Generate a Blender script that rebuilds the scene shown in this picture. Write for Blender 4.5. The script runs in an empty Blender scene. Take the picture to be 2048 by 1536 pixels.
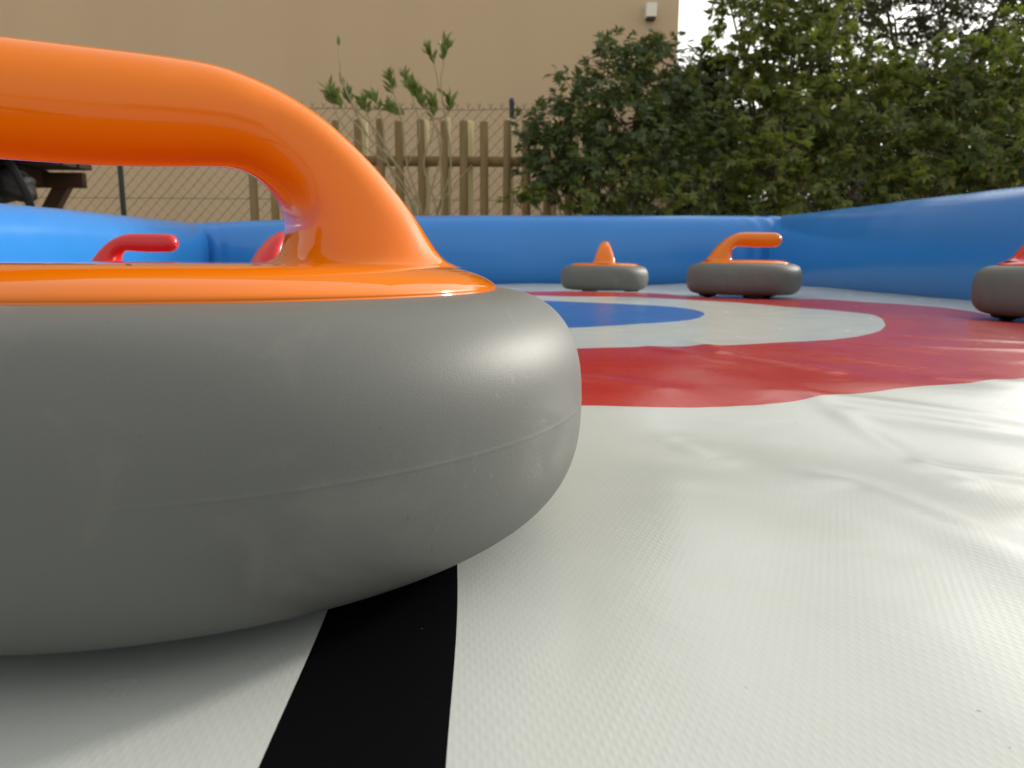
import bpy, bmesh, math, random
import numpy as np
from mathutils import Vector, Matrix

# ------------------------------------------------------------------ camera
scene = bpy.context.scene
COL = scene.collection
R = math.radians

F_PX, PITCH, ROLL, CAM_H = 1514.2, math.atan(245 / 1514.2), 0.0062, 0.0806
cam_data = bpy.data.cameras.new("camera")
cam = bpy.data.objects.new("camera", cam_data)
COL.objects.link(cam)
cam_data.sensor_fit = 'HORIZONTAL'
cam_data.sensor_width = 36.0
cam_data.lens = F_PX / 2048 * 36.0
cam_data.clip_start = 0.005
cam_data.clip_end = 3000
cp, sp, cr, sr = math.cos(PITCH), math.sin(PITCH), math.cos(ROLL), math.sin(ROLL)
fwd = Vector((0, cp, -sp)); rt0 = Vector((1, 0, 0)); up0 = Vector((0, sp, cp))
rt = rt0 * cr + up0 * sr
up = up0 * cr - rt0 * sr
m = Matrix((rt, up, -fwd)).transposed().to_4x4()
m.translation = (0, 0, CAM_H)
cam.matrix_world = m
cam_data.dof.use_dof = True
cam_data.dof.focus_distance = 0.26
cam_data.dof.aperture_fstop = 30.0
scene.camera = cam

# ------------------------------------------------------------------ light
SUN_EL, SUN_AZ = R(19.5), R(56)          # azimuth measured from +Y towards +X
world = bpy.data.worlds.new("World")
scene.world = world
world.use_nodes = True
wn = world.node_tree
wn.nodes.clear()
sky = wn.nodes.new('ShaderNodeTexSky')
sky.sky_type = 'NISHITA'
sky.sun_disc = False
sky.sun_elevation = SUN_EL
sky.sun_rotation = SUN_AZ
sky.air_density = 1.0
sky.dust_density = 6.0
sky.ozone_density = 1.0
hs = wn.nodes.new('ShaderNodeHueSaturation')
hs.inputs['Saturation'].default_value = 0.22
bg = wn.nodes.new('ShaderNodeBackground')
bg.inputs['Strength'].default_value = 0.15
wo = wn.nodes.new('ShaderNodeOutputWorld')
wn.links.new(sky.outputs[0], hs.inputs['Color'])
veil = wn.nodes.new('ShaderNodeMix')          # thin bright cloud veil over the clear sky
veil.data_type = 'RGBA'
veil.inputs[0].default_value = 0.6
# the veil glows towards the sun (circumsolar haze)
tcw = wn.nodes.new('ShaderNodeTexCoord')
dotn = wn.nodes.new('ShaderNodeVectorMath'); dotn.operation = 'DOT_PRODUCT'
dotn.inputs[1].default_value = (math.sin(SUN_AZ) * math.cos(SUN_EL), math.cos(SUN_AZ) * math.cos(SUN_EL), math.sin(SUN_EL))
nrm = wn.nodes.new('ShaderNodeVectorMath'); nrm.operation = 'NORMALIZE'
wn.links.new(tcw.outputs['Generated'], nrm.inputs[0])
wn.links.new(nrm.outputs[0], dotn.inputs[0])


def wmath(op, a, b):
    nd = wn.nodes.new('ShaderNodeMath'); nd.operation = op
    for i_, x_ in enumerate((a, b)):
        if isinstance(x_, (int, float)):
            nd.inputs[i_].default_value = x_
        else:
            wn.links.new(x_, nd.inputs[i_])
    return nd.outputs[0]


glow = wmath('MAXIMUM', dotn.outputs['Value'], 0.0)
glow = wmath('ADD', wmath('MULTIPLY', wmath('POWER', glow, 2.5), 1.15), 0.95)
vcol = wn.nodes.new('ShaderNodeVectorMath'); vcol.operation = 'SCALE'
vcol.inputs[0].default_value = (7.5, 7.35, 6.9)
wn.links.new(glow, vcol.inputs['Scale'])
wn.links.new(vcol.outputs[0], veil.inputs[7])
wn.links.new(hs.outputs[0], veil.inputs[6])
wn.links.new(veil.outputs[2], bg.inputs['Color'])
wn.links.new(bg.outputs[0], wo.inputs['Surface'])

sl = bpy.data.lights.new("sun", 'SUN')
sl.energy = 2.7
sl.angle = R(6)
sl.color = (1.0, 0.94, 0.84)
so = bpy.data.objects.new("sun", sl)
COL.objects.link(so)
sd = Vector((math.sin(SUN_AZ) * math.cos(SUN_EL), math.cos(SUN_AZ) * math.cos(SUN_EL), math.sin(SUN_EL)))
so.rotation_euler = sd.to_track_quat('Z', 'Y').to_euler()
so.location = (5, 3, 6)

scene.view_settings.view_transform = 'Standard'
scene.view_settings.look = 'None'
scene.view_settings.exposure = 0.2
scene.view_settings.gamma = 1.0

# ------------------------------------------------------------------ helpers
def thing(name, label, cat, loc=(0, 0, 0), rz=0.0, group=None):
    o = bpy.data.objects.new(name, None)
    COL.objects.link(o)
    o.empty_display_size = 0.05
    o.location = loc
    o.rotation_euler = (0, 0, rz)
    o['label'] = label
    o['category'] = cat
    if group:
        o['group'] = group
    return o


def link_mesh(name, me, mats, parent=None):
    o = bpy.data.objects.new(name, me)
    COL.objects.link(o)
    if not isinstance(mats, (list, tuple)):
        mats = [mats]
    for mm in mats:
        me.materials.append(mm)
    if parent:
        o.parent = parent
    return o


def mesh_np(name, verts, faces, smooth=True):
    """verts (n,3), faces (k,3|4) numpy"""
    me = bpy.data.meshes.new(name)
    verts = np.asarray(verts, np.float32)
    faces = np.asarray(faces, np.int32)
    k, c = faces.shape
    me.vertices.add(len(verts))
    me.vertices.foreach_set('co', verts.ravel())
    me.loops.add(k * c)
    me.loops.foreach_set('vertex_index', faces.ravel())
    me.polygons.add(k)
    me.polygons.foreach_set('loop_start', np.arange(0, k * c, c, dtype=np.int32))
    me.polygons.foreach_set('loop_total', np.full(k, c, np.int32))
    me.polygons.foreach_set('use_smooth', np.full(k, smooth, bool))
    me.update(calc_edges=True)
    me.validate()
    return me


class MB:
    """collects primitives into one mesh"""
    def __init__(s):
        s.v = []
        s.f = []

    def add(s, vs, fs):
        b = len(s.v)
        s.v += [tuple(v) for v in vs]
        s.f += [tuple(i + b for i in f) for f in fs]

    def box(s, c, size, M=None):
        hx, hy, hz = size[0] / 2, size[1] / 2, size[2] / 2
        vs = [Vector((x, y, z)) for x in (-hx, hx) for y in (-hy, hy) for z in (-hz, hz)]
        if M is not None:
            vs = [M @ v for v in vs]
        vs = [v + Vector(c) for v in vs]
        s.add(vs, [(0, 1, 3, 2), (4, 6, 7, 5), (0, 4, 5, 1), (2, 3, 7, 6), (0, 2, 6, 4), (1, 5, 7, 3)])

    def tube(s, pts, rad, seg=8, cap=True):
        pts = [Vector(p) for p in pts]
        n = len(pts)
        if not isinstance(rad, (list, tuple)):
            rad = [rad] * n
        t0 = (pts[1] - pts[0]).normalized()
        ref = Vector((0, 0, 1)) if abs(t0.z) < 0.9 else Vector((1, 0, 0))
        a = t0.cross(ref).normalized()
        vs = []
        for i, p in enumerate(pts):
            t = (pts[min(i + 1, n - 1)] - pts[max(i - 1, 0)]).normalized()
            a = (a - t * a.dot(t)).normalized()
            b = t.cross(a)
            for j in range(seg):
                w = 2 * math.pi * j / seg
                vs.append(p + (a * math.cos(w) + b * math.sin(w)) * rad[i])
        fs = []
        for i in range(n - 1):
            for j in range(seg):
                j2 = (j + 1) % seg
                fs.append((i * seg + j, i * seg + j2, (i + 1) * seg + j2, (i + 1) * seg + j))
        if cap:
            fs.append(tuple(range(seg - 1, -1, -1)))
            fs.append(tuple((n - 1) * seg + j for j in range(seg)))
        s.add(vs, fs)

    def lathe(s, prof, seg=48, c=(0, 0, 0)):
        vs = []
        for r, z in prof:
            for j in range(seg):
                w = 2 * math.pi * j / seg
                vs.append((c[0] + r * math.cos(w), c[1] + r * math.sin(w), c[2] + z))
        fs = []
        n = len(prof)
        for i in range(n - 1):
            for j in range(seg):
                j2 = (j + 1) % seg
                fs.append((i * seg + j, i * seg + j2, (i + 1) * seg + j2, (i + 1) * seg + j))
        s.add(vs, fs)

    def build(s, name, mats, parent=None, smooth=True, bevel=0.0, bseg=2, auto=False):
        me = bpy.data.meshes.new(name)
        me.from_pydata([tuple(v) for v in s.v], [], s.f)
        bm = bmesh.new()
        bm.from_mesh(me)
        bmesh.ops.remove_doubles(bm, verts=bm.verts, dist=1e-6)
        bmesh.ops.recalc_face_normals(bm, faces=bm.faces)
        if bevel > 0:
            eds = [e for e in bm.edges if len(e.link_faces) == 2 and e.calc_face_angle(0) > 0.6]
            bmesh.ops.bevel(bm, geom=eds, offset=bevel, segments=bseg, affect='EDGES', profile=0.6)
        for f in bm.faces:
            f.smooth = smooth
        if auto:
            for e in bm.edges:
                if len(e.link_faces) == 2 and e.calc_face_angle(0) > 0.7:
                    e.smooth = False
        bm.to_mesh(me)
        bm.free()
        return link_mesh(name, me, mats, parent)


def catmull(P, n):
    P = np.asarray(P, float)
    out = []
    m_ = len(P)
    for i in range(m_ - 1):
        p0 = P[max(i - 1, 0)]; p1 = P[i]; p2 = P[i + 1]; p3 = P[min(i + 2, m_ - 1)]
        for k in range(n):
            t = k / n
            out.append(0.5 * ((2 * p1) + (-p0 + p2) * t + (2 * p0 - 5 * p1 + 4 * p2 - p3) * t * t + (-p0 + 3 * p1 - 3 * p2 + p3) * t ** 3))
    out.append(P[-1])
    return np.array(out)


# ------------------------------------------------------------------ materials
class NT:
    def __init__(s, name):
        s.m = bpy.data.materials.new(name)
        s.m.use_nodes = True
        s.t = s.m.node_tree
        s.b = s.t.nodes['Principled BSDF']
        s.out = s.t.nodes['Material Output']

    def n(s, typ, **kw):
        nd = s.t.nodes.new(typ)
        for k, v in kw.items():
            setattr(nd, k, v)
        return nd

    def l(s, a, b):
        s.t.links.new(a, b)

    def val(s, x):
        return x

    def math(s, op, a, b=None, c=None, clamp=False):
        nd = s.n('ShaderNodeMath', operation=op)
        nd.use_clamp = clamp
        for i, x in enumerate((a, b, c)):
            if x is None:
                continue
            if isinstance(x, (int, float)):
                nd.inputs[i].default_value = x
            else:
                s.l(x, nd.inputs[i])
        return nd.outputs[0]

    def mix(s, fac, a, b, blend='MIX'):
        nd = s.n('ShaderNodeMix', data_type='RGBA', blend_type=blend)
        for i, x in ((0, fac), (6, a), (7, b)):
            if isinstance(x, (int, float)):
                nd.inputs[i].default_value = x
            elif isinstance(x, tuple):
                nd.inputs[i].default_value = (*x, 1) if len(x) == 3 else x
            else:
                s.l(x, nd.inputs[i])
        return nd.outputs[2]

    def noise(s, vec, scale, detail=3, rough=0.5, dist=0.0):
        nd = s.n('ShaderNodeTexNoise')
        nd.inputs['Scale'].default_value = scale
        nd.inputs['Detail'].default_value = detail
        nd.inputs['Roughness'].default_value = rough
        nd.inputs['Distortion'].default_value = dist
        if vec is not None:
            s.l(vec, nd.inputs['Vector'])
        return nd.outputs['Fac']

    def ramp(s, fac, stops, interp='LINEAR'):
        nd = s.n('ShaderNodeValToRGB')
        nd.color_ramp.interpolation = interp
        els = nd.color_ramp.elements
        while len(els) < len(stops):
            els.new(0.5)
        for e, (p, c) in zip(els, stops):
            e.position = p
            e.color = (*c, 1) if len(c) == 3 else c
        s.l(fac, nd.inputs[0])
        return nd.outputs[0]

    def bump(s, h, dist, strength=1.0, normal=None):
        nd = s.n('ShaderNodeBump')
        nd.inputs['Strength'].default_value = strength
        nd.inputs['Distance'].default_value = dist
        s.l(h, nd.inputs['Height'])
        if normal is not None:
            s.l(normal, nd.inputs['Normal'])
        return nd.outputs[0]

    def obj(s):
        return s.n('ShaderNodeTexCoord').outputs['Object']

    def pos(s):
        return s.n('ShaderNodeNewGeometry').outputs['Position']


def setb(nt, base=None, rough=None, spec=None, coat=None, coat_rough=None, metal=None, trans=None, sss=None):
    b = nt.b
    if base is not None:
        if isinstance(base, tuple):
            b.inputs['Base Color'].default_value = (*base, 1)
        else:
            nt.l(base, b.inputs['Base Color'])
    if rough is not None:
        if isinstance(rough, (int, float)):
            b.inputs['Roughness'].default_value = rough
        else:
            nt.l(rough, b.inputs['Roughness'])
    for key, v in (('Specular IOR Level', spec), ('Coat Weight', coat), ('Coat Roughness', coat_rough), ('Metallic', metal),
                   ('Subsurface Weight', sss)):
        if v is not None:
            b.inputs[key].default_value = v


def gloss_plastic(name, col, rough=0.12):
    t = NT(name)
    p = t.obj()
    nz = t.noise(p, 14, 3)
    c = t.mix(t.math('MULTIPLY', nz, 0.25), col, tuple(min(1, x * 1.15 + 0.004) for x in col))
    setb(t, base=c, rough=t.math('ADD', rough, t.math('MULTIPLY', t.noise(p, 60, 4), 0.05)), spec=0.42)
    t.l(t.bump(t.noise(p, 35, 2), 0.0006, 0.35), t.b.inputs['Normal'])
    return t.m


M_ORANGE = gloss_plastic("orange_plastic", (0.70, 0.163, 0.001), 0.03)
M_RED = gloss_plastic("red_plastic", (0.58, 0.022, 0.022), 0.15)

# grey moulded body, sandy micro texture with scuffs
t = NT("grey_plastic")
p = t.obj()
fine = t.noise(p, 2300, 2, 0.6)
mid = t.noise(p, 160, 4, 0.6)
big = t.noise(p, 9, 4, 0.55)
scuff = t.ramp(t.noise(p, 26, 6, 0.68, 0.6), [(0.52, (0, 0, 0)), (0.72, (1, 1, 1))])
base = t.mix(big, (0.113, 0.1175, 0.107), (0.132, 0.136, 0.124))
base = t.mix(t.math('MULTIPLY', scuff, 0.22), base, (0.25, 0.24, 0.21))
speck = t.ramp(t.noise(p, 420, 1, 0.5), [(0.0, (1, 1, 1)), (0.215, (1, 1, 1)), (0.23, (0, 0, 0))])
base = t.mix(t.math('MULTIPLY', speck, 0.4), base, (0.07, 0.065, 0.05))
mp = t.n('ShaderNodeMapping')
mp.inputs['Rotation'].default_value = (0.5, 0.9, 0.4)
mp.inputs['Scale'].default_value = (420, 22, 160)
t.l(p, mp.inputs[0])
scr = t.ramp(t.noise(mp.outputs[0], 1.0, 2, 0.5), [(0.68, (0, 0, 0)), (0.74, (1, 1, 1))])
scr = t.math('MULTIPLY', scr, t.ramp(t.noise(p, 14, 2), [(0.5, (0, 0, 0)), (0.62, (1, 1, 1))]))
base = t.mix(t.math('MULTIPLY', scr, 0.18), base, (0.30, 0.29, 0.26))
setb(t, base=base, rough=t.math('ADD', 0.49, t.math('MULTIPLY', scuff, 0.12)), spec=0.27)
nb = t.bump(fine, 0.00012, 0.5)
nb = t.bump(mid, 0.0006, 0.03, nb)
t.l(nb, t.b.inputs['Normal'])
M_GREY = t.m

t = NT("black_rubber")
p = t.obj()
setb(t, base=t.mix(t.noise(p, 40), (0.012, 0.012, 0.012), (0.022, 0.021, 0.020)), rough=0.5)
M_BLACK = t.m

# printed vinyl floor sheet
HX, HY = -0.015, 1.275
t = NT("printed_vinyl")
p = t.pos()
sx = t.n('ShaderNodeSeparateXYZ')
t.l(p, sx.inputs[0])
X, Y = sx.outputs[0], sx.outputs[1]
wob = t.math('MULTIPLY', t.math('SUBTRACT', t.noise(p, 13, 3), 0.5), 0.010)
dx = t.math('SUBTRACT', X, HX)
dy = t.math('SUBTRACT', Y, HY)
d = t.math('SQRT', t.math('ADD', t.math('MULTIPLY', dx, dx), t.math('MULTIPLY', dy, dy)))
d = t.math('ADD', d, wob)
rw = lambda a: t.math('LESS_THAN', d, a)
nzb = t.noise(p, 5, 4, 0.6)
white = t.mix(nzb, (0.425, 0.448, 0.422), (0.472, 0.495, 0.466))
red = t.mix(nzb, (0.36, 0.008, 0.007), (0.42, 0.011, 0.009))
blue = t.mix(nzb, (0.018, 0.105, 0.36), (0.024, 0.13, 0.42))
colr = t.mix(rw(0.840), white, red)
colr = t.mix(rw(0.577), colr, white)
colr = t.mix(rw(0.327), colr, blue)
# black centre stripe running to the house
cx_ = t.math('ADD', t.math('MULTIPLY', Y, -0.055), -0.0218)
cx_ = t.math('ADD', cx_, t.math('MULTIPLY', t.math('SINE', t.math('MULTIPLY', Y, 42.0)), 0.0006))
st = t.math('LESS_THAN', t.math('ABSOLUTE', t.math('SUBTRACT', X, cx_)), 0.0174)
st = t.math('MULTIPLY', st, t.math('LESS_THAN', Y, 0.44))
fle = t.ramp(t.noise(p, 330, 1, 0.5), [(0.0, (1, 1, 1)), (0.19, (1, 1, 1)), (0.2, (0, 0, 0))])
blk = t.mix(fle, (0.0035, 0.0035, 0.004), (0.06, 0.06, 0.065))
# little dark grit on the white
grit = t.ramp(t.noise(p, 260, 1, 0.5), [(0.0, (1, 1, 1)), (0.175, (1, 1, 1)), (0.185, (0, 0, 0))])
colr = t.mix(t.math('MULTIPLY', grit, 0.6), colr, (0.12, 0.11, 0.09))
dirt = t.ramp(t.noise(p, 16, 5, 0.65), [(0.5, (0, 0, 0)), (0.75, (1, 1, 1))])
colr = t.mix(t.math('MULTIPLY', dirt, 0.10), colr, (0.34, 0.32, 0.26))
colr = t.mix(st, colr, blk)
rough = t.math('ADD', 0.19, t.math('MULTIPLY', t.noise(p, 22, 3, 0.5), 0.12))
setb(t, base=colr, rough=rough, spec=0.5)
t.l(t.math('SUBTRACT', 0.31, t.math('MULTIPLY', st, 0.28)), t.b.inputs['Specular IOR Level'])
# woven scrim showing through the coating
k1, k2 = 2 * math.pi / 0.0027, 2 * math.pi / 0.0052
uu = t.math('ADD', t.math('MULTIPLY', X, k1), t.math('MULTIPLY', Y, k1 * 0.08))
vv = t.math('ADD', t.math('MULTIPLY', Y, k2), t.math('MULTIPLY', X, -k2 * 0.08))
weave = t.math('MULTIPLY', t.math('COSINE', uu), t.math('COSINE', vv))
weave = t.math('ADD', weave, t.math('MULTIPLY', t.math('COSINE', t.math('MULTIPLY', uu, 2.0)), 0.35))
weave = t.math('MULTIPLY', weave, t.math('ADD', 0.35, t.noise(p, 11, 2)))
wm = t.math('SUBTRACT', 1.0, t.math('MULTIPLY', Y, 1.3), clamp=True)
nb = t.bump(t.math('MULTIPLY', weave, t.math('MULTIPLY', wm, t.math('SUBTRACT', 1.0, t.math('MULTIPLY', st, 0.9)))), 0.000045, 0.5)
nb = t.bump(t.noise(p, 300, 3, 0.6), 0.0003, 0.10, nb)
nb = t.bump(t.noise(p, 28, 3, 0.5, 0.5), 0.004, 0.10, nb)
t.l(nb, t.b.inputs['Normal'])
M_FLOOR = t.m

t = NT("blue_vinyl")
p = t.pos()
nz = t.noise(p, 3, 4, 0.6)
c = t.mix(nz, (0.024, 0.190, 0.54), (0.034, 0.225, 0.62))
setb(t, base=c, rough=t.math('ADD', 0.19, t.math('MULTIPLY', t.noise(p, 12, 3), 0.08)), spec=0.5)
nb = t.bump(t.noise(p, 2.2, 3, 0.5), 0.05, 0.12)
t.l(nb, t.b.inputs['Normal'])
M_BLUE = t.m

t = NT("tan_render")
p = t.pos()
c = t.mix(t.noise(p, 0.6, 4, 0.6), (0.525, 0.402, 0.265), (0.575, 0.437, 0.288))
c = t.mix(t.math('MULTIPLY', t.noise(p, 40, 3, 0.7), 0.18), c, (0.50, 0.375, 0.245))
mpw = t.n('ShaderNodeMapping')
mpw.inputs['Scale'].default_value = (1.6, 1.6, 0.22)
t.l(p, mpw.inputs[0])
stn = t.ramp(t.noise(mpw.outputs[0], 1.0, 5, 0.6), [(0.45, (0, 0, 0)), (0.8, (1, 1, 1))])
c = t.mix(t.math('MULTIPLY', stn, 0.35), c, (0.47, 0.35, 0.225))
setb(t, base=c, rough=0.9, spec=0.2)
t.l(t.bump(t.noise(p, 130, 4, 0.7), 0.004, 0.4), t.b.inputs['Normal'])
M_WALL = t.m

t = NT("cream_enamel")
p = t.obj()
setb(t, base=t.mix(t.noise(p, 20), (0.72, 0.69, 0.60), (0.78, 0.75, 0.66)), rough=0.45)
M_CREAM = t.m


def wood(name, a, b, sc=1.0):
    t = NT(name)
    p = t.pos()
    mp = t.n('ShaderNodeMapping')
    mp.inputs['Scale'].default_value = (40 * sc, 40 * sc, 4 * sc)
    t.l(p, mp.inputs[0])
    g = t.noise(mp.outputs[0], 1.0, 5, 0.65, 0.8)
    g2 = t.noise(p, 7, 3)
    c = t.mix(g, a, b)
    c = t.mix(t.math('MULTIPLY', g2, 0.45), c, tuple(x * 0.6 for x in a))
    oi = t.n('ShaderNodeObjectInfo')
    c = t.mix(t.math('MULTIPLY', oi.outputs['Random'], 0.45), c, tuple(min(1, x * 0.55 + 0.03) for x in b))
    setb(t, base=c, rough=0.75, spec=0.3)
    t.l(t.bump(g, 0.003, 0.4), t.b.inputs['Normal'])
    return t.m


M_PICKET = wood("shaded_pine", (0.22, 0.15, 0.062), (0.34, 0.235, 0.105))  # shade on the front pickets is put into this darker brown
M_PICKET_SUNLIT = wood("sunlit_pine", (0.72, 0.60, 0.32), (0.82, 0.72, 0.42))  # back pickets: base colour raised so the wood looks sunlit
M_TABLE = wood("stained_timber", (0.040, 0.018, 0.009), (0.070, 0.032, 0.015))
M_BARK = wood("bark", (0.060, 0.045, 0.030), (0.13, 0.10, 0.065), 0.8)
M_TWIG = wood("pale_twig", (0.30, 0.24, 0.14), (0.46, 0.38, 0.24))

t = NT("dark_coated_steel")
setb(t, base=t.mix(t.noise(t.obj(), 30), (0.010, 0.014, 0.013), (0.020, 0.024, 0.022)), rough=0.4)
M_POST = t.m
t = NT("fence_wire")
setb(t, base=t.mix(t.noise(t.pos(), 8), (0.055, 0.055, 0.045), (0.10, 0.095, 0.075)), rough=0.55, metal=0.2)
M_WIRE = t.m
t = NT("black_nylon")
p = t.pos()
setb(t, base=t.mix(t.noise(p, 30), (0.004, 0.004, 0.005), (0.010, 0.011, 0.013)), rough=0.6)
t.l(t.bump(t.noise(p, 25, 3), 0.02, 0.4), t.b.inputs['Normal'])
M_BAG = t.m
t = NT("gravel_soil")
p = t.pos()
c = t.mix(t.noise(p, 1.5, 5, 0.7), (0.42, 0.37, 0.28), (0.52, 0.46, 0.36))
c = t.mix(t.noise(p, 60, 4, 0.7), c, (0.34, 0.29, 0.21))
setb(t, base=c, rough=0.95)
t.l(t.bump(t.noise(p, 50, 5, 0.7), 0.03, 0.6), t.b.inputs['Normal'])
M_GROUND = t.m


def leaf_mat(name, cols, transl=0.35, rough=0.42):
    t = NT(name)
    g = t.n('ShaderNodeNewGeometry')
    isl = g.outputs['Random Per Island']
    n_ = len(cols)
    c = t.ramp(isl, [(i / n_, cols[i]) for i in range(n_)], 'CONSTANT')
    big = t.noise(g.outputs['Position'], 3.5, 2)
    c = t.mix(t.math('MULTIPLY', big, 0.5), c, tuple(x * 0.7 for x in cols[0]))
    setb(t, base=c, rough=rough, spec=0.4)
    tr = t.n('ShaderNodeBsdfTranslucent')
    t.l(t.mix(0.4, c, (0.20, 0.26, 0.02)), tr.inputs['Color'])
    mx = t.n('ShaderNodeMixShader')
    mx.inputs[0].default_value = transl
    t.l(t.b.outputs[0], mx.inputs[1])
    t.l(tr.outputs[0], mx.inputs[2])
    t.l(mx.outputs[0], t.out.inputs['Surface'])
    return t.m


M_LEAF_A = leaf_mat("bush_leaf", [(0.058, 0.090, 0.032), (0.080, 0.123, 0.043), (0.109, 0.152, 0.043), (0.065, 0.104, 0.052),
                                  (0.138, 0.181, 0.046), (0.087, 0.123, 0.065)])
M_LEAF_B = leaf_mat("tree_leaf", [(0.065, 0.099, 0.023), (0.094, 0.138, 0.029), (0.131, 0.181, 0.035), (0.080, 0.116, 0.029),
                                  (0.174, 0.210, 0.038), (0.102, 0.131, 0.043), (0.217, 0.189, 0.043)], 0.4)
M_LEAF_C = leaf_mat("far_leaf", [(0.022, 0.030, 0.010), (0.032, 0.042, 0.012), (0.045, 0.055, 0.016)], 0.25)
M_LEAF_Y = leaf_mat("sunlit_leaf", [(0.15, 0.20, 0.040), (0.20, 0.25, 0.048), (0.25, 0.28, 0.055), (0.17, 0.23, 0.065), (0.28, 0.25, 0.055)], 0.5)  # sun on some leaf clumps is put into this lighter colour
M_LEAF_D = leaf_mat("oleander_leaf", [(0.16, 0.215, 0.055), (0.22, 0.28, 0.075), (0.13, 0.175, 0.045)], 0.3)

# ------------------------------------------------------------------ ground
gm = mesh_np("ground", [(-400, -400, -0.10), (400, -400, -0.10), (400, 900, -0.10), (-400, 900, -0.10)], [(0, 1, 2, 3)], False)
g = link_mesh("ground", gm, M_GROUND)
g['kind'] = 'structure'

# ------------------------------------------------------------------ inflatable rink
NSX, NSY = -0.1152, 0.2721           # foreground stone


def sstep(a, b, x):
    u = np.clip((x - a) / (b - a), 0, 1)
    return u * u * (3 - 2 * u)


RIDGES = [  # x0,y0,x1,y1,width,height
    (0.072, 0.300, 0.040, 0.215, 0.030, 0.0030), (0.140, 0.306, 0.168, 0.205, 0.018, 0.0034), (0.150, 0.300, 0.110, 0.345, 0.020, 0.0010),
    (0.195, 0.345, 0.260, 0.302, 0.008, 0.0016), (0.187, 0.484, 0.197, 0.322, 0.008, 0.0012), (0.170, 0.480, 0.300, 0.398, 0.010, 0.0013),
    (0.086, 0.378, 0.100, 0.345, 0.012, 0.0014), (0.20, 0.43, 0.33, 0.35, 0.012, 0.0016), (0.189, 0.805, 0.187, 0.661, 0.012, 0.0020),
    (0.187, 0.665, 0.235, 0.545, 0.010, 0.0022), (0.13, 0.72, 0.17, 0.60, 0.012, 0.0014), (0.26, 0.70, 0.32, 0.56, 0.012, 0.0016),
    (0.34, 0.80, 0.42, 0.62, 0.014, 0.0020), (0.40, 0.75, 0.55, 0.70, 0.012, 0.0020), (0.46, 0.86, 0.64, 0.80, 0.012, 0.0022),
    (0.30, 0.52, 0.42, 0.44, 0.012, 0.0016), (0.115, 0.24, 0.10, 0.15, 0.02, 0.0010), (0.20, 0.27, 0.22, 0.19, 0.02, 0.0018),
    (-0.35, 0.9, 0.0, 0.75, 0.02, 0.002), (0.02, 0.55, 0.10, 0.49, 0.014, 0.0012),
]
_rg = np.random.default_rng(5)
WAVES = []
for k in range(34):
    a = _rg.normal(1.15, 0.45)             # wrinkles run mostly away from the camera
    lam = _rg.uniform(0.05, 0.40)
    WAVES.append((math.cos(a) / lam, math.sin(a) / lam * 0.55, _rg.uniform(0, 6.28), 0.0028 * lam * _rg.uniform(0.5, 1.2)))


SEATS = [(0.582, 1.93, -0.0085), (0.294, 2.46, -0.0185), (-0.765, 1.555, -0.0335), (-0.460, 1.60, -0.0225), (0.863, 1.165, -0.0090)]


def floor_z(x, y):
    x = np.asarray(x, float); y = np.asarray(y, float)
    s = 1 - sstep(0.34, 0.50, y)
    q = np.exp(-(np.hypot(x - NSX, y - NSY) / 0.17) ** 6)
    z = -0.0118 * np.maximum(s, q)
    z = z - 0.014 * sstep(2.05, 2.7, y) * (1 - sstep(0.55, 0.95, x))
    z = z - 0.028 * (1 - sstep(-0.85, -0.25, x)) * sstep(0.6, 1.35, y)
    w = 0 * x
    for (a, b, ph, am) in WAVES:
        w = w + am * np.sin(2 * math.pi * (a * x + b * y) + ph)
    calm = 1 - 0.85 * q
    seats = []
    for (sx_, sy_, sz_) in SEATS:
        g_ = np.exp(-(np.hypot(x - sx_, y - sy_) / 0.17) ** 4)
        seats.append((g_, sz_))
        calm = calm * (1 - 0.9 * g_)
    z = z + w * calm * (0.8 - 0.35 * sstep(0.5, 1.2, y))
    for (x0, y0, x1, y1, wd, h) in RIDGES:
        L2 = (x1 - x0) ** 2 + (y1 - y0) ** 2
        u = ((x - x0) * (x1 - x0) + (y - y0) * (y1 - y0)) / L2
        uc = np.clip(u, 0, 1)
        dist = np.hypot(x - x0 - uc * (x1 - x0), y - y0 - uc * (y1 - y0))
        z = z + h * np.exp(-(dist / wd) ** 2) * (0.5 + 0.5 * np.sin(math.pi * np.clip(uc, 0.08, 0.92))) * calm * 1.0
    for g_, sz_ in seats:
        z = z * (1 - g_) + sz_ * g_
    return z


def axis(lo, hi, c, fine, grow):
    out = [c]
    while out[-1] < hi:
        out.append(out[-1] + max(fine, grow * abs(out[-1] - c)))
    neg = [c]
    while neg[-1] > lo:
        neg.append(neg[-1] - max(fine, grow * abs(neg[-1] - c)))
    return np.array(sorted(set(neg[1:] + out)))


gx = axis(-1.45, 1.22, 0.12, 0.0024, 0.018)
gy = axis(-1.3, 3.48, 0.25, 0.0024, 0.010)
XX, YY = np.meshgrid(gx, gy)
ZZ = floor_z(XX, YY)
nx, ny = len(gx), len(gy)
idx = np.arange(nx * ny).reshape(ny, nx)
faces = np.stack([idx[:-1, :-1], idx[:-1, 1:], idx[1:, 1:], idx[1:, :-1]], -1).reshape(-1, 4)
rink = thing("inflatable_rink", "blue inflatable curling rink with white floor sheet printed with red, white and blue rings", "inflatable rink")
fm = mesh_np("floor_sheet", np.stack([XX.ravel(), YY.ravel(), ZZ.ravel()], 1), faces)
link_mesh("floor_sheet", fm, M_FLOOR, rink)


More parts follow.
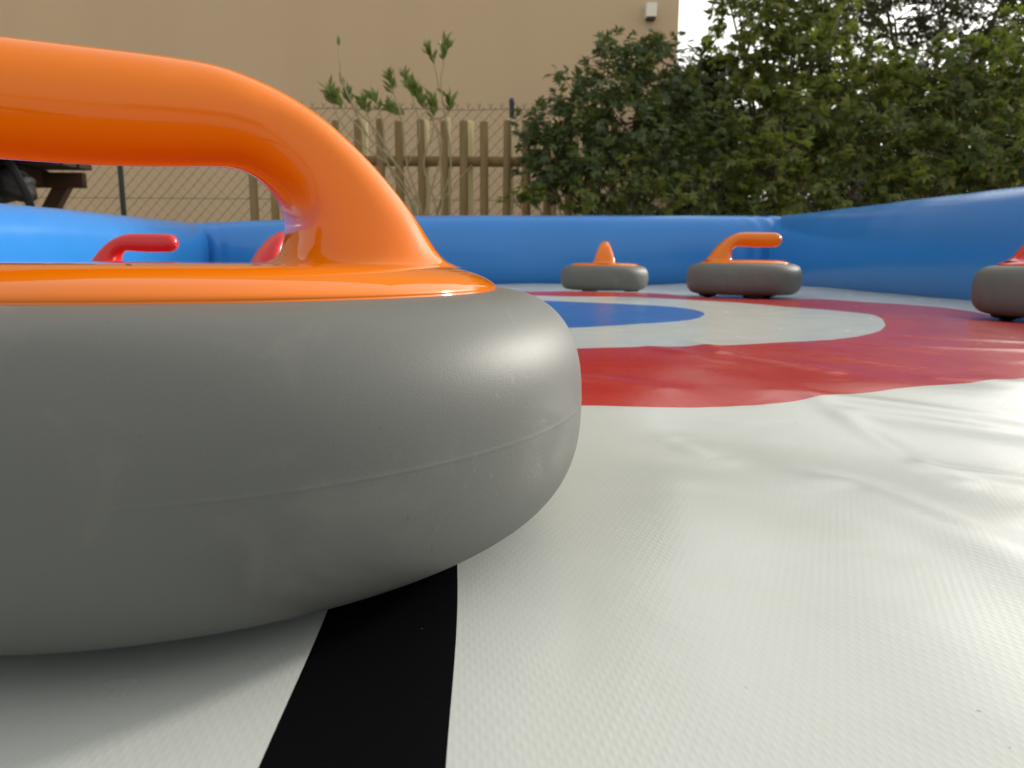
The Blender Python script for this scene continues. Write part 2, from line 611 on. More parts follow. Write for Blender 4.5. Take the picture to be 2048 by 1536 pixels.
def wall_tube(pts, hs_, half, ext=(0, 0), wr=0.004, seed=1, name="inflatable_wall"):
    """pts: crest polyline; hs_: crest heights. cross-section a fat upright superellipse resting on the floor"""
    pts = np.array(pts, float)
    n_l, n_c = 420, 72
    L = np.linspace(0, 1, n_l)
    seglen = np.r_[0, np.cumsum(np.hypot(*np.diff(pts, axis=0).T))]
    tt = L * seglen[-1]
    cx = np.interp(tt, seglen, pts[:, 0]); cy = np.interp(tt, seglen, pts[:, 1]); hh = np.interp(tt, seglen, hs_)
    tx = np.gradient(cx); ty = np.gradient(cy); nn = np.hypot(tx, ty); tx /= nn; ty /= nn
    rg = np.random.default_rng(seed)
    ph = rg.uniform(0, 6.28, 12)
    V = []
    zb = -0.05
    for i in range(n_l):
        e = min(tt[i], seglen[-1] - tt[i])
        capf = min(1.0, (e / 0.09)) if e < 0.09 else 1.0
        capf = math.sqrt(max(0.0, 1 - (1 - capf) ** 2)) * 0.999 + 0.001
        for j in range(n_c):
            w = 2 * math.pi * j / n_c
            c_, s_ = math.cos(w), math.sin(w)
            ex = 2 / 2.5
            du = half * math.copysign(abs(c_) ** ex, c_)
            H = (hh[i] - zb) / 2
            dz = H * math.copysign(abs(s_) ** ex, s_)
            bul = wr * (math.sin(tt[i] * 5.3 + ph[0] + 1.4 * math.sin(w)) * 0.5 + 0.35 * math.sin(tt[i] * 13 + ph[1] + 2 * w) * abs(s_)
                        + 0.22 * math.sin(tt[i] * 29 + ph[2] + w) * abs(s_))
            pk = math.exp(-((e - 0.16) / 0.10) ** 2) * 0.0045 * (math.sin(tt[i] * 95 + 3.0 * math.sin(w * 2 + ph[3]) + ph[4]) + 0.6 * math.sin(tt[i] * 51 + 5 * w + ph[5]))
            bul += pk
            sc_ = capf * (1 + bul / half)
            V.append((cx[i] - ty[i] * du * sc_, cy[i] + tx[i] * du * sc_, zb + H + dz * capf * (1 + 0.25 * bul / H)))
    idx = np.arange(n_l * n_c).reshape(n_l, n_c)
    nxt = np.roll(idx, -1, axis=1)
    fs = np.stack([idx[:-1], nxt[:-1], nxt[1:], idx[1:]], -1).reshape(-1, 4)
    return link_mesh(name, mesh_np(name, V, fs), M_BLUE, rink)


wall_tube([(1.09, -1.5), (1.12, 0.6), (1.14, 1.7), (1.19, 3.40)], [0.245, 0.245, 0.250, 0.283], 0.125, seed=3)
wall_tube([(1.26, 3.31), (0.66, 3.32), (0, 3.36), (-0.5, 3.42), (-1.0, 3.43), (-1.52, 3.46)], [0.280, 0.279, 0.278, 0.276, 0.258, 0.238], 0.125, seed=7)
wall_tube([(-1.46, 3.57), (-1.43, 3.2), (-1.43, 2.6), (-1.43, 2.1), (-1.42, 0.5), (-1.40, -1.5)], [0.238, 0.239, 0.236, 0.230, 0.228, 0.228], 0.125, seed=9)

# ------------------------------------------------------------------ curling stones
SA, SB, SZ, SN, SR = 0.0328, 0.0379, 0.0329, 2.54, 0.14
ZOFF = 0.0170                          # local z = fitted z + ZOFF (wheels stand on local 0)


def body_profile():
    pr = [(0.0, SZ - SB + ZOFF)]
    pr.append((0.05, SZ - SB + ZOFF))
    seam = 0.0335
    ts = list(np.linspace(-math.pi / 2, math.pi / 2, 72))
    ts += list(np.linspace(0.0, 0.04, 26))
    for t_ in sorted(ts):
        c_, s_ = math.cos(t_), math.sin(t_)
        r = SR - SA + SA * abs(c_) ** (2 / SN)
        z = SZ + SB * math.copysign(abs(s_) ** (2 / SN), s_)
        pr.append((r, z + ZOFF))
    # mould parting line: a hair-fine raised bead
    zs = seam + ZOFF
    pr = [p_ for p_ in pr if abs(p_[1] - zs) > 0.0011]
    r0 = SR
    bead = [(r0, zs - 0.0010), (r0 + 0.00002, zs - 0.00035), (r0 + 0.00007, zs - 0.00010), (r0 + 0.00008, zs + 0.00006),
            (r0 + 0.00002, zs + 0.0003), (r0, zs + 0.0010)]
    k = max(i for i, p_ in enumerate(pr) if p_[1] < zs)
    pr = pr[:k + 1] + bead + pr[k + 1:]
    pr.append((0.05, SZ + SB + ZOFF))
    pr.append((0.0, SZ + SB + ZOFF))
    return pr


def make_body():
    mb = MB()
    pr = body_profile()
    mb.lathe([(max(r, 1e-5), z) for r, z in pr], 288)
    # the moulding bead flattens out round part of the rim
    for i, (x_, y_, z_) in enumerate(mb.v):
        r_ = math.hypot(x_, y_)
        if r_ > SR + 5e-6:
            an = math.degrees(math.atan2(y_, x_)) + 30
            an = (an + 180) % 360 - 180
            u = min(1, max(0, (an + 86) / 26)) if an > -170 and an < 90 else 0.0
            k_ = (SR + (r_ - SR) * (0.06 + 0.94 * u * u * (3 - 2 * u))) / r_
            mb.v[i] = (x_ * k_, y_ * k_, z_)
    return mb


def make_cover():
    mb = MB()
    raw = [(1e-5, .0797), (.04, .0797), (.07, .0796), (.084, .0793), (.092, .0786), (.099, .0771), (.104, .0754), (.1075, .0735),
           (.1091, .0722), (.1093, .0712), (.1088, .0704), (.100, .0702)]
    c_ = catmull(raw, 5)
    mb.lathe([(max(r, 1e-5), z + ZOFF) for r, z in c_], 192)
    return mb


def make_handle():
    # pairs (outer s,z ; inner s,z ; half lateral width) in the handle's own plane, s>0 towards the root
    sec = [(-.070, .1476, -.070, .1116, .0176), (-.030, .1480, -.030, .1113, .0180), (-.004, .1481, -.004, .1122, .0182), (.0105, .1473, .0095, .1131, .0183),
           (.0205, .1452, .0165, .1131, .0185), (.0325, .1410, .0228, .1116, .0190), (.0453, .1341, .0292, .1075, .0212),
           (.0565, .1251, .0340, .1018, .0238), (.0681, .1137, .0360, .0960, .0270), (.0783, .1017, .0362, .0905, .0300),
           (.0846, .0930, .0352, .0862, .0322), (.0905, .0852, .0330, .0824, .0345), (.0955, .0808, .0295, .0803, .0366),
           (.1005, .0788, .0245, .0791, .0390), (.1035, .0780, .0170, .0783, .0425)]
    S = catmull(sec, 5)
    ring = 48
    V = []
    # rounded free end
    o0 = np.array(S[0][:2]); i0 = np.array(S[0][2:4])
    c0 = (o0 + i0) / 2; hv = (o0 - i0) / 2; rl = S[0][4]
    tip = []
    for a in np.linspace(math.pi / 2, 0, 12)[:-1]:
        k = math.cos(a); adv = math.sin(a) * 0.0205
        k = max(k, 0.002) ** 0.8
        cc = c0 + np.array([-adv, -0.0006 * math.sin(a)])
        tip.append((*(cc + hv * k), *(cc - hv * k), rl * k))
    S = np.vstack([np.array(tip), S])
    for so_, zo, si, zi, w in S:
        c = np.array([(so_ + si) / 2, (zo + zi) / 2]); v = np.array([(so_ - si) / 2, (zo - zi) / 2])
        for j in range(ring):
            a = 2 * math.pi * j / ring
            ca, sa_ = math.cos(a), math.sin(a)
            boxy = min(1.0, max(0.0, (so_ - 0.0) / 0.06)) * min(1.0, max(0.0, (0.103 - so_) / 0.02))
            ex = 1.0 - 0.24 * boxy
            ca = math.copysign(abs(ca) ** ex, ca)
            sa_ = math.copysign(abs(sa_) ** ex, sa_)
            q = c + v * ca
            V.append((q[0], w * sa_, q[1] + ZOFF))
    n_ = len(S)
    idx = np.arange(n_ * ring).reshape(n_, ring)
    nxt = np.roll(idx, -1, axis=1)
    fs = [tuple(int(x) for x in f) for f in np.stack([idx[:-1], nxt[:-1], nxt[1:], idx[1:]], -1).reshape(-1, 4)]
    fs.append(tuple(int(x) for x in idx[0][::-1]))
    mb = MB()
    mb.add(V, fs)
    return mb


def make_caster_housing():
    mb = MB()
    mb.lathe([(1e-5, .0135), (.022, .0135), (.0245, .0120), (.023, .0070), (.019, .0045), (1e-5, .0045)], 28)
    return mb


def make_caster_ball():
    mb = MB()
    pr = []
    for a in np.linspace(-math.pi / 2, 0.35, 10):
        pr.append((max(1e-5, .0150 * math.cos(a)), .0075 + .0075 * math.sin(a)))
    mb.lathe(pr, 24)
    return mb


def new_stone(label, loc, rz, mat, src=None, extra=None):
    t_ = thing("curling_stone", label, "curling stone", loc, rz, "toy curling stones on the rink")
    if src is None:
        b = make_body().build("body", M_GREY, t_)
        c = make_cover().build("cover", mat, t_)
        h_ = make_handle().build("handle", mat, t_)
        for k in range(3):
            a = R(90 + 120 * k)
            hs2 = make_caster_housing().build("caster", M_BLACK, t_)
            hs2.location = (0.088 * math.cos(a), 0.088 * math.sin(a), 0)
            make_caster_ball().build("ball", M_BLACK, hs2)
    else:
        for ch in src.children:
            c = ch.copy()
            COL.objects.link(c)
            c.parent = t_
            if ch.name.split('.')[0] in ("cover", "handle"):
                c.data = ch.data.copy()
                c.data.materials[0] = mat
            for g_ in ch.children:
                d_ = g_.copy()
                COL.objects.link(d_)
                d_.parent = c
    return t_


stone0 = new_stone("large grey curling stone with orange handle filling the left foreground", (NSX, NSY, -0.0170), R(30), M_ORANGE)
bpy.context.view_layer.update()
new_stone("orange handled curling stone seen from the side near the far right corner", SEATS[0], R(180), M_ORANGE, stone0)
new_stone("curling stone whose orange handle is seen end on as a narrow cone", SEATS[1], R(-96.8), M_ORANGE, stone0)
new_stone("curling stone whose whole red handle shows through the loop of the big orange handle", SEATS[2], R(180 - 4), M_RED, stone0)
new_stone("red handled curling stone half hidden behind the foot of the big orange handle", SEATS[3], R(180 + 58), M_RED, stone0)
new_stone("red handled curling stone on the red ring, cut off by the right picture edge", SEATS[4], R(180 - 14), M_RED, stone0)

# ------------------------------------------------------------------ building
bld = thing("building", "plain tan rendered building wall rising behind the fences", "building", (0, 8, -0.1))
mb = MB()
mb.box((-5.683, 5.0, 3.6), (14.634, 10.0, 7.2))
mb.build("wall", M_WALL, bld, smooth=False, bevel=0.012)
mb = MB()
mb.box((-5.683, 5.0, 7.26), (14.9, 10.3, 0.12))
mb.build("roof_edge", M_CREAM, bld, smooth=False)
mb = MB()
mb.box((1.345, -0.05, 2.625), (0.105, 0.10, 0.13))
lamp = mb.build("wall_box", M_CREAM, bld, smooth=False, bevel=0.008)
mb = MB()
mb.box((1.345, -0.045, 2.552), (0.085, 0.075, 0.02))
mb.build("vent", M_BLACK, lamp, smooth=False)

# ------------------------------------------------------------------ chain-link fence
CY = 5.40
cf = thing("chain_link_fence", "chain-link fence on dark round posts in front of the tan wall", "fence", (0, CY, -0.1))
mb = MB()
dia, top, x0, x1 = 0.076, 1.215, -4.3, 3.0
n_w = int((x1 - x0 + top) / dia)
for k in range(n_w + 1):
    for sgn in (1, -1):
        # wire z = (x - xs)*slope, clipped to the panel
        xs = (x0 - top * 0.95 + k * dia) if sgn > 0 else (x0 + k * dia)
        dxt = top * 0.95
        pts = []
        a = Vector((xs, 0.0015 * sgn, 0)) if sgn > 0 else Vector((xs, -0.0015, 0))
        b = a + Vector((dxt * sgn, 0, top))
        if sgn > 0 or True:
            # clip in x
            def clip(pa, pb, xa, xb):
                d_ = pb - pa
                t0, t1 = 0.0, 1.0
                if abs(d_.x) > 1e-9:
                    ta, tb = (xa - pa.x) / d_.x, (xb - pa.x) / d_.x
                    if ta > tb: ta, tb = tb, ta
                    t0, t1 = max(t0, ta), min(t1, tb)
                return (pa + d_ * t0, pa + d_ * t1) if t1 > t0 + 1e-3 else None
            r_ = clip(a, b, x0, x1)
            if r_:
                mb.tube([r_[0], r_[1]], 0.0017 if sgn > 0 else 0.0006, 4, False)
rnd = random.Random(4)
for k in range(int((x1 - x0) / dia)):   # twisted knuckles along the top
    xk = x0 + (k + 0.5) * dia
    for s_ in (-1, 1):
        mb.tube([(xk - s_ * 0.004, 0, top - 0.006), (xk + s_ * 0.005, 0, top + 0.012), (xk + s_ * rnd.uniform(0.008, 0.018), rnd.uniform(-.006, .006), top + rnd.uniform(0.024, 0.034))], 0.0017, 4)
mb.build("wire_mesh", M_WIRE, cf, smooth=False)
mb = MB()
pts = [(x0 + (x1 - x0) * i / 60, 0.004, top - 0.012 + 0.004 * math.sin(i * 1.3)) for i in range(61)]
mb.tube(pts, 0.0022, 5)
mb.tube([(p_[0], p_[1], 0.6) for p_ in pts], 0.002, 5)
mb.build("tension_wire", M_WIRE, cf)
for xp, lean in ((-2.70, 0.006), (-0.012, 0.0), (2.67, 0.0)):
    mb = MB()
    mb.lathe([(1e-5, 0.0), (.018, 0.0), (.018, 1.235), (.020, 1.236), (.020, 1.262), (.014, 1.272), (1e-5, 1.274)], 16)
    po = mb.build("post", M_POST, cf, auto=True)
    po.location = (xp, -0.024, 0)
    po.rotation_euler = (0, -lean, 0)

# ------------------------------------------------------------------ picket fence of round stakes
pf = thing("picket_fence", "wooden fence of round pine stakes on a half-log rail", "fence", (0, 5.2, -0.1))
rnd = random.Random(11)


def stake(x, y, h, r, mat):
    mb = MB()
    pr = [(1e-5, 0), (r, 0), (r, h - 0.010), (r * 0.93, h - 0.003), (r * 0.80, h), (1e-5, h + 0.0008)]
    mb.lathe(pr, 14)
    o = mb.build("picket", mat, pf, auto=True)
    o.location = (x, y, 0)
    o.rotation_euler = (R(rnd.uniform(-.5, .5)), R(rnd.uniform(-.6, .6)), rnd.uniform(0, 6))


PXM = 5.2 / 1514.2
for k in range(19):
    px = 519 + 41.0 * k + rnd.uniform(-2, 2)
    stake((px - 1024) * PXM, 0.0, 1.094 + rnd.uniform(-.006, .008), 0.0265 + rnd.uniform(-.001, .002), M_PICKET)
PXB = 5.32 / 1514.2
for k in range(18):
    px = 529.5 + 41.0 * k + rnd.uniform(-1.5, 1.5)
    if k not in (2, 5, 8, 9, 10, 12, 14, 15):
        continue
    stake((px - 1024) * PXB, 0.125, 1.125 + rnd.uniform(-.012, .008), 0.0245, M_PICKET_SUNLIT)
mb = MB()
mb.tube([((505 - 1024) * PXM, 0.062, 0.835), ((760 - 1024) * PXM, 0.062, 0.842), ((1000 - 1024) * PXM, 0.062, 0.842), ((1290 - 1024) * PXM, 0.062, 0.838)], 0.034, 14)
mb.build("rail", M_PICKET, pf)

# ------------------------------------------------------------------ picnic table with a bag
pt = thing("picnic_table", "dark brown wooden picnic table at the left by the chain-link fence", "table", (-2.5, 4.6, -0.1))


def bar(name, a, b, w, h_, mat, parent):
    a = Vector(a); b = Vector(b)
    d_ = (b - a)
    q = d_.to_track_quat('X', 'Z').to_matrix()
    mb = MB()
    mb.box((a + b) / 2, (d_.length, w, h_), q)
    return mb.build(name, mat, parent, smooth=False, bevel=0.004)


for k in range(5):
    y_ = 0.03 - k * 0.145
    bar("plank", (-1.60, y_ - 0.02, 0.722), (-0.03 - 0.014 * k, y_, 0.722), 0.135, 0.036, M_TABLE, pt)
bar("beam", (-1.5, -0.02, 0.640), (-0.045, 0.03, 0.640), 0.05, 0.088, M_TABLE, pt)
bar("beam", (-0.30, 0.06, 0.655), (-0.30, -0.62, 0.655), 0.06, 0.085, M_TABLE, pt)
bar("leg", (-0.16, 0.06, 0.66), (-0.60, 0.10, 0.0), 0.055, 0.085, M_TABLE, pt)
bar("leg", (-0.32, -0.50, 0.64), (-0.36, -0.72, 0.0), 0.055, 0.11, M_TABLE, pt)
bar("leg", (-1.42, 0.06, 0.66), (-1.00, 0.10, 0.0), 0.055, 0.11, M_TABLE, pt)

bag = thing("backpack", "black backpack hanging by its straps under the picnic table", "bag", (-2.78, 4.25, -0.1))
bm = bmesh.new()
bmesh.ops.create_uvsphere(bm, u_segments=28, v_segments=18, radius=1)
for v in bm.verts:
    x_, y_, z_ = v.co
    f_ = lambda q, e: math.copysign(abs(q) ** e, q)
    v.co = (f_(x_, .75) * 0.15 * (1 + 0.12 * (z_ < 0)) + 0.01 * math.sin(9 * z_), f_(y_, .75) * 0.10, f_(z_, .7) * 0.095 + 0.575 + 0.012 * math.sin(7 * x_))
for f in bm.faces:
    f.smooth = True
me = bpy.data.meshes.new("bag_body"); bm.to_mesh(me); bm.free()
link_mesh("bag_body", me, M_BAG, bag)
for xs, xe, wv in ((0.02, 0.035, 0.0), (0.105, 0.19, 0.05)):
    mb = MB()
    n_ = 22
    vs = []
    for i in range(n_):
        u = i / (n_ - 1)
        x_ = xs + (xe - xs) * u + wv * math.sin(u * math.pi)
        z_ = 0.71 - u * 0.36
        y_ = -0.125 - 0.02 * math.sin(u * 5)
        for (ox, oy) in ((-.024, 0), (.024, 0), (.024, .006), (-.024, .006)):
            vs.append((x_ + ox, y_ + oy, z_))
    fs = []
    for i in range(n_ - 1):
        for j in range(4):
            j2 = (j + 1) % 4
            fs.append((i * 4 + j, i * 4 + j2, i * 4 + 4 + j2, i * 4 + 4 + j))
    fs += [(3, 2, 1, 0), tuple((n_ - 1) * 4 + j for j in range(4))]
    mb.add(vs, fs)
    mb.build("strap", M_BAG, bag)

# ------------------------------------------------------------------ vegetation
def leaf_mesh(name, P, A, N, L, leaflets, spread, wid, rg, droop=0.25):
    """palmate leaves: P attachment points, A pointing direction, N leaf normal, L length"""
    n = len(P)
    B = np.cross(N, A); B /= np.linalg.norm(B, axis=1, keepdims=True) + 1e-9
    N = np.cross(A, B)
    VV, FF = [], []
    base = 0
    angs = np.linspace(-spread, spread, leaflets) if leaflets > 1 else np.array([0.0])
    for k, an in enumerate(angs):
        an = an + rg.normal(0, 0.12, n)
        ln = L * (1 - 0.28 * abs(angs[k]) / max(spread, 1e-3)) * rg.uniform(0.8, 1.1, n)
        dirn = A * np.cos(an)[:, None] + B * np.sin(an)[:, None]
        side = -A * np.sin(an)[:, None] + B * np.cos(an)[:, None]
        w = ln * wid
        dr = droop * rg.uniform(0.4, 1.6, n)
        p0 = P
        p1 = P + dirn * (ln * 0.5)[:, None] - N * (ln * 0.06 * dr)[:, None]
        fold = N * (w * 0.28)[:, None]
        pl = p1 + side * w[:, None] * 0.5 + fold
        pr_ = p1 - side * w[:, None] * 0.5 + fold
        p2 = P + dirn * (ln * 0.97)[:, None] - N * (ln * 0.45 * dr)[:, None]
        VV.append(np.stack([p0, pl, p1, pr_, p2], 1).reshape(-1, 3))
        o = base + np.arange(n)[:, None] * 5
        FF.append(np.concatenate([o + np.array([[0, 1, 2]]), o + np.array([[0, 2, 3]]), o + np.array([[1, 4, 2]]), o + np.array([[2, 4, 3]])]))
        base += n * 5
    return mesh_np(name, np.concatenate(VV), np.concatenate(FF), True)


def unit(v):
    return v / (np.linalg.norm(v, axis=-1, keepdims=True) + 1e-9)


def plant_tree(name, label, cat, loc, blobs, per, L, mat, seed, leaflets=5, spread=1.1, wid=0.30, trunk_r=0.03, stems=1, group=None, shell=(0.45, 1.05),
               bark=None, light=0.22, mat2=None):
    """blobs: (x,y,z,r) clumps, absolute coordinates"""
    rg = np.random.default_rng(seed)
    t_ = thing(name, label, cat, loc, 0, group)
    base = np.array(loc)
    P, A, N, TONE = [], [], [], []
    for bi_, (bx, by, bz, br) in enumerate(blobs):
        n = max(12, int(per * (br / 0.25) ** 2))
        dirs = unit(rg.normal(0, 1, (n, 3)))
        # twigs: leaves bunch along short shoots so that the outline is uneven
        nt_ = max(4, n // 7)
        td = unit(rg.normal(0, 1, (nt_, 3)))
        k = rg.integers(0, nt_, n)
        rr = rg.uniform(shell[0], shell[1], n) ** 0.8
        tl = rg.uniform(0.75, 1.22, nt_)
        d_ = unit(td[k] + 0.22 * dirs)
        p_ = np.array([bx, by, bz]) + d_ * (br * rr * tl[k])[:, None] * np.array([1, 1, 0.85])
        P.append(p_)
        # whole twigs of lighter leaves, coloured as if sunlit
        TONE.append((rg.random(nt_) < light * (2.1 if rg.random() < 0.4 else 0.25))[k])
        a_ = unit(d_ * 0.8 + rg.normal(0, 0.5, (n, 3)) + np.array([0, -0.1, -0.25]))
        A.append(a_)
        N.append(unit(np.array([0, -0.25, 0.9]) + d_ * 0.6 + rg.normal(0, 0.35, (n, 3))))
    P = np.concatenate(P) - base; A = np.concatenate(A); N = np.concatenate(N)
    me = leaf_mesh("crown", P, A, N, L * rg.uniform(0.65, 1.25, len(P)), leaflets, spread, wid, rg)
    if mat2 is not None:
        tone = np.concatenate(TONE).astype(np.int32)
        nfl = len(P)
        per_leaf = []
        for _k in range(leaflets):
            per_leaf.append(np.tile(tone, 4))
        me.polygons.foreach_set('material_index', np.concatenate(per_leaf))
        link_mesh("crown", me, [mat, mat2], t_)
    else:
        link_mesh("crown", me, mat, t_)
    mb = MB()
    rnd_ = random.Random(seed)
    roots = [Vector((rnd_.uniform(-.05, .05) * stems, rnd_.uniform(-.05, .05) * stems, 0)) for _ in range(stems)]
    zc_ = np.mean([b[2] for b in blobs]) - base[2]
    hubs = []
    for s_ in range(stems):
        tb = blobs[(s_ * 5) % len(blobs)]
        tgt = Vector((tb[0] - base[0], tb[1] - base[1], tb[2] - base[2]))
        hub = roots[s_].lerp(Vector((tgt.x * .5, tgt.y * .5, zc_)), 0.45)
        mb.tube([roots[s_], roots[s_].lerp(hub, .5) + Vector((rnd_.uniform(-.03, .03), rnd_.uniform(-.03, .03), 0)), hub],
                [trunk_r, trunk_r * .85, trunk_r * .7], 8)
        hubs.append(hub)
    for i, b in enumerate(blobs):
        e = Vector((b[0] - base[0], b[1] - base[1], b[2] - base[2]))
        h_ = min(hubs, key=lambda q: (q - e).length)
        mid = h_.lerp(e, .5) + Vector((rnd_.uniform(-.06, .06), rnd_.uniform(-.06, .06), -0.04))
        mb.tube([h_, mid, e], [trunk_r * .5, trunk_r * .33, trunk_r * .18], 6)
        for q in range(5):
            dd = Vector((rnd_.gauss(0, 1), rnd_.gauss(0, 1), rnd_.gauss(0.2, .8))).normalized() * b[3]
            mb.tube([e, e + dd * .55 + Vector((0, 0, .02)), e + dd], [trunk_r * .16, trunk_r * .10, trunk_r * .05], 4)
    mb.build("trunk", bark or M_BARK, t_)
    return t_


def at(px, py, Yd):
    """where a sight line through the photograph meets depth Yd: used to plan clump positions"""
    U, V = px - 1024, py - 768
    u = U * cr + V * sr
    v = -U * sr + V * cr
    d_ = Vector((u, F_PX * cp - v * sp, -F_PX * sp - v * cp))
    q = d_ * (Yd / d_.y)
    return (q.x, Yd, q.z + CAM_H)


def blobs_px(lst):
    out = []
    for (px, py, Yd, rpx) in lst:
        x_, y_, z_ = at(px, py, Yd)
        out.append((x_, y_, z_, rpx * Yd / F_PX))
    return out


# bush leaning against the end of the picket fence
bl = blobs_px([(1085, 300, 4.85, 52), (1082, 355, 4.8, 48), (1105, 255, 4.9, 62), (1160, 205, 5.0, 70), (1225, 150, 5.0, 72), (1290, 115, 5.0, 62), (1335, 130, 5.1, 66), (1100, 330, 4.8, 58),
               (1170, 300, 4.8, 85), (1250, 250, 4.8, 92), (1330, 215, 5.0, 85), (1240, 350, 4.7, 88), (1325, 320, 4.8, 90), (1150, 375, 4.75, 55),
               (1385, 190, 5.2, 62), (1400, 290, 5.0, 80)])
plant_tree("bush", "rounded dark green bush between the picket fence and the gap of white sky", "bush", (0.75, 5.0, -0.1), bl, 300, 0.060, M_LEAF_A, 21,
           5, 1.15, 0.30, 0.026, 3, light=0.15, mat2=M_LEAF_Y)
# low spray at the fence foot
bl = blobs_px([(1030, 405, 4.55, 24), (1065, 392, 4.5, 34), (1110, 388, 4.5, 42), (1160, 385, 4.5, 46), (1215, 385, 4.5, 50), (1275, 390, 4.5, 52), (1335, 395, 4.5, 50)])
plant_tree("shrub", "low light green shrub spreading along the rink wall below the rounded bush", "shrub", (0.45, 4.5, -0.1), bl, 200, 0.058, M_LEAF_B, 22,
           5, 1.0, 0.28, 0.014, 3, light=0.4, mat2=M_LEAF_Y)
# tall tree right of the gap of sky
bl = blobs_px([(1480, 35, 5.3, 60), (1530, 70, 5.2, 80), (1600, 25, 5.3, 85), (1500, 150, 5.2, 80), (1585, 145, 5.1, 90), (1660, 95, 5.2, 62),
               (1470, 225, 5.1, 75), (1550, 240, 4.9, 85), (1645, 215, 4.9, 80), (1450, 330, 4.8, 85), (1540, 340, 4.7, 90), (1630, 320, 4.8, 85),
               (1560, -60, 5.3, 90), (1640, 150, 5.25, 55), (1680, 20, 5.4, 60), (1590, 80, 5.3, 60), (1450, -35, 5.4, 40), (1420, 250, 5.2, 45), (1660, -60, 5.4, 80), (1420, 395, 4.7, 60), (1520, 410, 4.7, 60)])
plant_tree("tree", "tall light green leafy tree just right of the gap of white sky", "tree", (1.75, 5.1, -0.1), bl, 170, 0.072, M_LEAF_B, 23, 5, 1.0, 0.32, 0.030, 2, light=0.32, mat2=M_LEAF_Y,
           group="trees behind the rink", bark=M_BARK)
# wide tree to the right
bl = blobs_px([(1740, 190, 5.1, 75), (1820, 220, 5.0, 85), (1910, 200, 5.1, 85), (1990, 180, 5.0, 90), (2070, 210, 4.9, 90), (1720, 290, 4.8, 85),
               (1810, 310, 4.7, 90), (1905, 300, 4.7, 92), (2000, 290, 4.6, 95), (2080, 310, 4.6, 90), (1700, 390, 4.6, 75), (1790, 395, 4.6, 75),
               (1890, 385, 4.6, 75), (1985, 375, 4.5, 75), (2060, 380, 4.5, 70), (1850, 140, 5.3, 62), (2040, 100, 5.2, 80), (1800, 160, 5.25, 55), (1950, 130, 5.25, 60), (1740, 120, 5.3, 42), (1620, 400, 4.6, 65)])
plant_tree("tree", "broad dense big-leaved tree filling the right edge above the blue wall", "tree", (2.75, 5.0, -0.1), bl, 160, 0.080, M_LEAF_B, 24, 5, 0.95, 0.34, 0.030, 3, light=0.22, mat2=M_LEAF_Y,
           group="trees behind the rink", bark=M_BARK)
# darker tree farther off, sky showing through it
bl = blobs_px([(1700, 40, 8.2, 60), (1790, 40, 8.4, 75), (1880, 25, 8.2, 75), (1970, 40, 8.4, 80), (2050, 40, 8.2, 75), (1760, -50, 8.3, 90), (1900, -60, 8.3, 90),
               (2040, -70, 8.3, 90), (1830, 105, 8.5, 60), (1930, 110, 8.5, 60), (1990, 110, 8.6, 60), (1720, 130, 8.6, 70), (1640, 120, 8.6, 60), (1640, 20, 8.6, 70)])
plant_tree("tree", "dark fine-leaved tree farther back with white sky showing through its crown", "tree", (4.6, 8.3, -0.1), bl, 170, 0.075, M_LEAF_C, 25, 4, 0.9, 0.30, 0.06, 1,
           group="trees behind the rink")
bl = blobs_px([(1395, 150, 7.6, 50), (1350, 300, 7.3, 60), (1390, 340, 7.3, 75), (1390, 410, 7.2, 70), (1350, 440, 7.0, 60), (1430, 430, 7.0, 70), (1540, 450, 7.0, 70), (1380, 480, 6.8, 60), (1500, 470, 6.8, 70), (1590, 460, 6.8, 70), (1680, 460, 6.8, 70), (1780, 460, 6.8, 70), (1880, 450, 6.8, 70), (1980, 440, 6.8, 70), (2080, 430, 6.8, 70), (1440, 180, 7.6, 60), (1400, 260, 7.6, 70), (1470, 280, 7.6, 80), (1560, 300, 7.8, 90), (1660, 300, 7.8, 90), (1760, 310, 7.8, 90),
               (1860, 300, 7.8, 90), (1960, 300, 7.8, 90), (2060, 300, 7.8, 90), (1500, 400, 7.4, 70), (1640, 400, 7.4, 80), (1800, 400, 7.4, 80), (1960, 400, 7.4, 80),
               (1600, 210, 7.8, 70), (1700, 220, 7.8, 70), (1820, 220, 7.8, 70), (1950, 215, 7.8, 75), (2060, 200, 7.8, 75)])
plant_tree("hedge", "dark hedge glimpsed through the trees beyond the building corner", "hedge", (3.4, 7.7, -0.1), bl, 110, 0.15, M_LEAF_C, 26, 5, 1.1, 0.34, 0.05, 4)

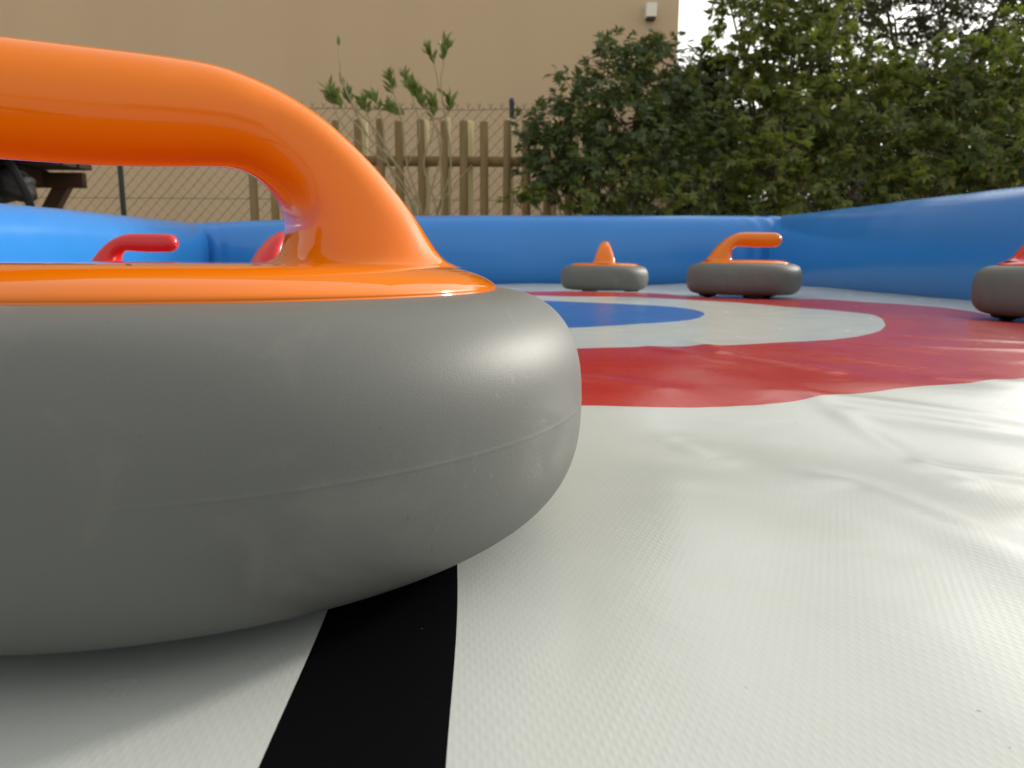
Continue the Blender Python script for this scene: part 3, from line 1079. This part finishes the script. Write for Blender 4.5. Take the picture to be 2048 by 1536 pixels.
# leggy oleander in front of the pickets
ol = thing("oleander", "leggy thin-stemmed shrub with leaf tufts at its tips in front of the picket fence", "shrub", (-0.55, 4.95, -0.1))
YO = 4.95
stems_px = [[(840, 560), (835, 430), (800, 340), (735, 270), (690, 220), (665, 190)], [(835, 560), (830, 430), (790, 360), (760, 290), (725, 200)],
            [(840, 560), (838, 420), (780, 330), (770, 250), (742, 190)], [(845, 560), (845, 430), (815, 330), (800, 240), (780, 215)],
            [(850, 560), (850, 430), (880, 300), (862, 240), (835, 190)], [(850, 560), (880, 420), (885, 330), (868, 250), (818, 170)],
            [(855, 560), (870, 430), (900, 330), (885, 180), (886, 130), (893, 85)], [(880, 180), (870, 130), (853, 98)],
            [(850, 560), (870, 430), (905, 370), (940, 330)], [(735, 270), (690, 170), (680, 130), (677, 88)], [(800, 340), (755, 262), (705, 215), (690, 180)],
            [(840, 500), (820, 400), (775, 330), (735, 300)], [(862, 240), (895, 230), (897, 195)], [(800, 240), (785, 180), (780, 152)],
            [(860, 540), (875, 420), (850, 330), (868, 260), (862, 200)], [(815, 330), (840, 260), (808, 152)], [(780, 330), (690, 260), (655, 175)]]
rnd = random.Random(31)
mb = MB()
o0 = Vector((-0.55, 4.95, -0.1))
tips = []
for q in stems_px:
    off = rnd.uniform(-.10, .10)
    pts = []
    for i, (px, py) in enumerate(q):
        pts.append(Vector(at(px + rnd.uniform(-4, 4), py, YO + off * i / len(q))) - o0)
    c_ = catmull([tuple(p_) for p_ in pts], 5)
    n_ = len(c_)
    mb.tube([tuple(p_) for p_ in c_], [0.0072 * (1 - 0.68 * i / n_) * (0.6 if len(q) < 4 else 1) + 0.001 for i in range(n_)], 6)
    tips.append((c_[-1], c_[-1] - c_[-4]))
mb.build("stems", M_TWIG, ol)
rg = np.random.default_rng(8)
P, A, N = [], [], []
for ti, (tp, dr) in enumerate(tips):
    if ti in (8, 11):
        continue
    n_ = 4 if ti == 9 else int(rg.integers(20, 34))
    dr = dr / (np.linalg.norm(dr) + 1e-9)
    for k in range(n_):
        back = rg.uniform(0, 0.11) if ti != 9 else rg.uniform(0, .03)
        P.append(tp - dr * back)
        a_ = unit(dr * rg.uniform(0.6, 1.5) + unit(rg.normal(0, 1, 3)) * (1.15 if ti != 9 else 0.25) + np.array([0, 0, 0.7]))
        A.append(a_)
        N.append(unit(rg.normal(0, 1, 3)))
me = leaf_mesh("leaves", np.array(P), np.array(A), np.array(N), 0.084 * rg.uniform(0.7, 1.25, len(P)), 1, 0.0, 0.27, rg, 0.15)
link_mesh("leaves", me, M_LEAF_D, ol)
